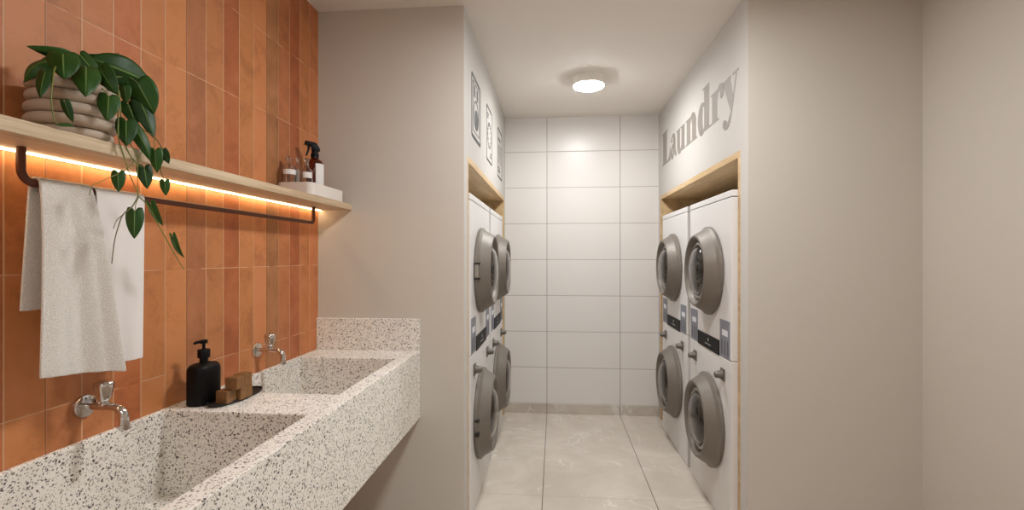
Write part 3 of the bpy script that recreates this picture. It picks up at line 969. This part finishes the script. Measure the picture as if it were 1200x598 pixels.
bottle('glass_bottle', -1.020, 1.910, [(.0215, 0), (.0235, .003), (.0235, .094), (.0225, .100), (.018, .106), (.011, .116), (.0088, .119), (.0088, .142), (.0105, .1425), (.0105, .146)], 'glass', .0018,
       (.0237, .071, .0945, toward - .6, toward + .9), [(0, .136), (.006, .136), (.007, .146), (.0112, .1465), (.0112, .153), (0, .1535)],
       'clear round shouldered glass bottle in front of the amber spray bottle', 'bottle', 'bottles on the shelf tray')
sp = bottle('spray_bottle', -1.037, 2.012, [(.034, 0), (.036, .003), (.036, .140), (.0345, .152), (.029, .163), (.020, .1705), (.0145, .173), (.0145, .181)], 'amber', .0025,
            (.0363, .018, .148, toward + .05, toward + 1.45), None, 'amber spray bottle with black trigger head and white label on the shelf tray', 'spray bottle', None)
bm = bmesh.new()
dv = Vector((-.80, -.60, 0)); sd = Vector((-dv.y, dv.x, 0))


def head_place(u_, v_, w_): return dv * u_ + sd * (w_ - .010) + Vector((0, 0, v_))


prism(bm, [(-.021, .206), (-.019, .220), (-.008, .238), (.002, .243), (.038, .247), (.041, .243), (.041, .233), (.030, .229), (.014, .227), (.014, .206)], head_place, .020)
bmesh.ops.bevel(bm, geom=list(bm.edges), offset=.0018, segments=1, affect='EDGES')
lathe(bm, [(.0165, .176), (.0168, .194), (.0135, .196), (.0135, .208)], 28)
new_obj('spray_head', bm, 'black', sp, True, autosmooth=35)
bm = bmesh.new()
prism(bm, [(.016, .232), (.030, .232), (.029, .215), (.034, .196), (.037, .184), (.032, .182), (.026, .196), (.020, .214)], lambda u_, v_, w_: dv * u_ + sd * (w_ - .005) + Vector((0, 0, v_)), .010)
new_obj('trigger', bm, 'black', sp)

# ------------------------------------------------------------------ potted philodendron
PX, PY, PR = -1.036, .954, .0745
plant = empty('potted_philodendron', (PX, PY, HZ1 + .0006))
tag(plant, 'trailing heart leaf philodendron in a ribbed clay pot on the oak shelf', 'plant')
bm = bmesh.new(); prof = [(0, 0), (.058, 0)]
for i in range(5):
    h0 = .0245 * i; rr = PR - .006 + (.002 if i in (1, 2) else 0) - (.005 if i == 0 else 0)
    for j in range(9):
        a = -pi / 2 + pi * j / 8; prof.append((rr - .004 + .0135 * cos(a) - .003, h0 + .01225 + .01225 * sin(a)))
prof += [(.056, .1225), (.055, .112), (0, .112)]
lathe(bm, prof, 64, caps=False); bmesh.ops.remove_doubles(bm, verts=bm.verts, dist=1e-6); bmesh.ops.recalc_face_normals(bm, faces=bm.faces)
new_obj('plant_pot', bm, 'pot', plant, True, autosmooth=70)
bm = bmesh.new(); lathe(bm, [(.0545, .1125), (.05, .115), (.03, .118), (0, .119)], 40, caps=False); new_obj('soil', bm, 'soil', plant, True)
PM = Matrix.Translation(-Vector((PX, PY, HZ1 + .0006)))


def leaf(b_px, t_px, w_px, xb, xt, roll=0.0, arch=.10, fold=.25, ovate=False):
    """heart shaped leaf from petiole end to tip, in the plane that looks into the room"""
    B, T = on_x(xb, *b_px), on_x(xt, *t_px)
    ax = T - B; L = ax.length; ax.normalize()
    mid_ = (B + T) / 2; depth = (mid_ - CAM).dot(FW); W = .84 * w_px * depth / F_PX / 2
    look = (CAM - mid_).normalized()
    sd_ = ax.cross(look).normalized(); nr = sd_.cross(ax).normalized()
    q = Matrix.Rotation(roll, 3, ax); sd_ = q @ sd_; nr = q @ nr
    if nr.dot(look) < 0: nr = -nr
    bm = bmesh.new(); uvl = bm.loops.layers.uv.new('UVMap'); NT_, NS = 16, 10; grid = []
    for i in range(NT_ + 1):
        t = i / NT_
        prof_ = sin(pi * min(1, t) ** .8) ** .9 if ovate else (1 - t) ** .92 * (t + .1) ** .42 / .505
        prof_ = max(prof_, .0)
        row = []
        for j in range(NS + 1):
            s_ = -1 + 2 * j / NS; a_ = abs(s_)
            back = 0 if ovate else .17 * (1 - t) ** 3 * (1 - (1 - min(1, a_ * 1.6)) ** 2) * (1 if a_ > .02 else 0)
            p = B + ax * (L * (t - back)) + sd_ * (s_ * W * prof_)
            p += nr * (L * arch * 4 * t * (1 - t) * .8 - fold * 1.15 * W * (.8 * a_ + .2 * a_ * a_) * prof_ + .05 * W * sin(t * 9 + s_ * 2.5) * a_)
            row.append((bm.verts.new(p), (j / NS, t)))
        grid.append(row)
    for r0, r1 in zip(grid, grid[1:]):
        for j in range(NS):
            quad = (r0[j], r0[j + 1], r1[j + 1], r1[j])
            f = bm.faces.new([q_[0] for q_ in quad])
            for lp, q_ in zip(f.loops, quad): lp[uvl].uv = q_[1]
    bmesh.ops.transform(bm, matrix=PM, verts=bm.verts)
    ob = new_obj('leaf', bm, 'leaf', plant, True)
    so_ = ob.modifiers.new('thickness', 'SOLIDIFY'); so_.thickness = .0006; so_.offset = 0
    return ob


def stem(pts, r=.0011, mat='stem', taper=.4):
    r *= 1.35
    P = catmull([on_x(x, px, py) for x, px, py in pts], 6)
    bm = bmesh.new(); tube(bm, P, lambda t: r * (1 - taper * t), 7); bmesh.ops.transform(bm, matrix=PM, verts=bm.verts)
    return new_obj('stem', bm, mat, plant, True)


F0 = -.9405    # just in front of the shelf edge
LEAVES = [
    ((92, 68), (31, 54), 19, -1.02, -1.05, -.5, .10, .4, True), ((64, 72), (28, 97), 26, -1.02, -1.05, .75, .30, .5), ((74, 63.5), (75.5, 93), 37, -.985, -.965, .1, .10, .3),
    ((53, 85), (47, 115), 18, -.975, -.955, .3, .08, .4), ((101, 80), (100.5, 113.5), 34, -.975, -.945, 0, .10, .3), ((94, 65), (117, 96), 26, -1.0, -.975, -.4, .12, .3),
    ((118, 81), (138, 111), 27, -.975, -.945, .35, .10, .3), ((107, 68), (179, 99), 40, -1.02, -1.0, -.12, .17, .3, True), ((104, 66), (140, 62), 10, -1.05, -1.04, .7, .15, .2),
    ((161.5, 97), (181, 133), 38, -.985, -.965, .1, .08, .3), ((165, 120), (180.5, 162), 24, -.985, -.96, -.25, .06, .35), ((146, 101), (148, 122), 15, -1.005, -1.0, .2, .05, .3),
    ((150, 122), (160.5, 149), 21, -1.005, -.99, -.3, .06, .3), ((127.5, 113.5), (126, 142), 26, -.945, -.935, .05, .08, .3), ((148, 142), (148.2, 171.5), 26, -.94, -.925, .05, .08, .3),
    ((158, 150), (177.5, 190), 19, -.950, -.930, -.35, .14, .4), ((182, 177), (184.3, 202.5), 17, -.922, -.920, .25, .10, .4), ((190.7, 176.8), (198, 192), 12.5, -.926, -.924, .2, .05, .3),
    ((169, 196.5), (172.6, 221.5), 19, F0, -.935, -.1, .07, .3), ((138.6, 202.5), (139, 225), 17, F0, -.935, .1, .07, .3), ((193, 212.5), (194.3, 229.5), 12.5, F0, -.94, 0, .05, .3),
    ((158, 248), (157.3, 280), 21.5, F0, -.935, .1, .06, .3), ((177, 240), (191, 265), 13, F0, -.94, .6, .14, .4), ((203, 277.5), (216.3, 302.5), 10, F0, -.94, .7, .18, .4),
    ((76, 120), (85.5, 143.5), 12.5, -.955, -.95, .3, .06, .3), ((82, 146), (66, 147), 9, -.944, -.944, .9, .05, .2), ((70, 67), (44, 76), 15, -1.04, -1.05, .7, .15, .4),
    ((86, 70), (92, 92), 20, -1.0, -.99, -.6, .10, .3), ((128, 74), (152, 100), 24, -1.03, -1.0, .2, .12, .3)]
for a in LEAVES: leaf(*a)
TOPX = -1.0
STEMS = [
    ([(-1.02, 82, 88), (-.985, 66, 78), (-.957, 61.5, 98), (-.952, 60, 116), (-.948, 63, 138), (-.944, 68, 146)], .0013, 'stem'),
    ([(-1.0, 128, 92), (-.96, 138, 104), (-.95, 138.8, 123), (-.947, 138.5, 143), (F0, 139, 162), (F0, 144.5, 181), (F0, 151.5, 203), (F0, 160, 223), (F0, 162.5, 231)], .0013, 'stem'),
    ([(-.98, 140, 108), (-.945, 143, 150), (F0, 147.5, 171), (F0, 156, 187), (F0, 166, 196)], .0011, 'stem'),
    ([(-.945, 150, 160), (F0, 153, 169), (F0, 161.5, 185), (F0, 161, 205), (F0, 162, 231)], .0011, 'stem'),
    ([(-.955, 168, 170), (F0, 166, 177), (F0, 161.5, 189), (F0, 160, 196)], .0008, 'stem'),
    ([(F0, 157, 186), (F0, 155, 193), (F0, 149, 197), (F0, 141, 203)], .0008, 'stem'),
    ([(F0, 141, 203), (F0, 131, 207), (F0, 116, 214), (F0, 108, 218), (F0, 105, 229)], .0008, 'stem'),
    ([(F0, 162, 230), (F0, 155, 242), (F0, 144, 252), (F0, 138, 268), (F0, 134, 284), (F0, 131, 309)], .0011, 'stem_red'),
    ([(F0, 144, 252), (F0, 137, 258), (F0, 133, 268)], .0008, 'stem_red'),
    ([(F0, 162, 230), (F0, 173, 241), (F0, 184.6, 262), (F0, 199, 288), (F0, 211, 309), (F0, 216, 316)], .0011, 'stem'),
    ([(-.99, 158, 145), (-.965, 168, 152), (-.95, 181, 161), (F0, 190, 174), (F0, 192.5, 184), (F0, 188, 198), (F0, 192.5, 212)], .0011, 'stem_red'),
    ([(-.95, 181, 161), (-.948, 181, 170), (-.948, 182, 177)], .0008, 'stem'),
    ([(F0, 199, 278), (F0, 201, 277), (F0, 203, 278)], .0006, 'stem'),
    ([(-1.03, 112, 88), (-1.02, 104, 72), (-1.02, 108, 70)], .0012, 'stem'), ([(-1.03, 100, 90), (-1.02, 92, 72), (-1.02, 88, 66)], .0012, 'stem'),
    ([(-1.01, 120, 92), (-1.0, 148, 90), (-.985, 161.5, 97)], .0012, 'stem'), ([(-1.0, 104, 92), (-.985, 100, 78), (-.975, 101, 81)], .0012, 'stem'),
    ([(-1.0, 80, 90), (-.99, 75, 66), (-.985, 74, 64)], .0011, 'stem'), ([(-.985, 112, 96), (-.955, 122, 106), (-.946, 127, 113)], .001, 'stem'),
    ([(F0, 162, 232), (F0, 159, 240), (F0, 158, 249)], .0007, 'stem')]
for p, r_, m_ in STEMS: stem(p, r_, m_)

# ------------------------------------------------------------------ world and view
wd = bpy.data.worlds.new('world'); S.world = wd; wd.use_nodes = True
wd.node_tree.nodes['Background'].inputs[0].default_value = (.9, .85, .8, 1); wd.node_tree.nodes['Background'].inputs[1].default_value = .3
S.view_settings.view_transform = 'Standard'; S.view_settings.look = 'None'
S.view_settings.gamma = 1; S.view_settings.use_curve_mapping = False; S.view_settings.exposure = 0.0
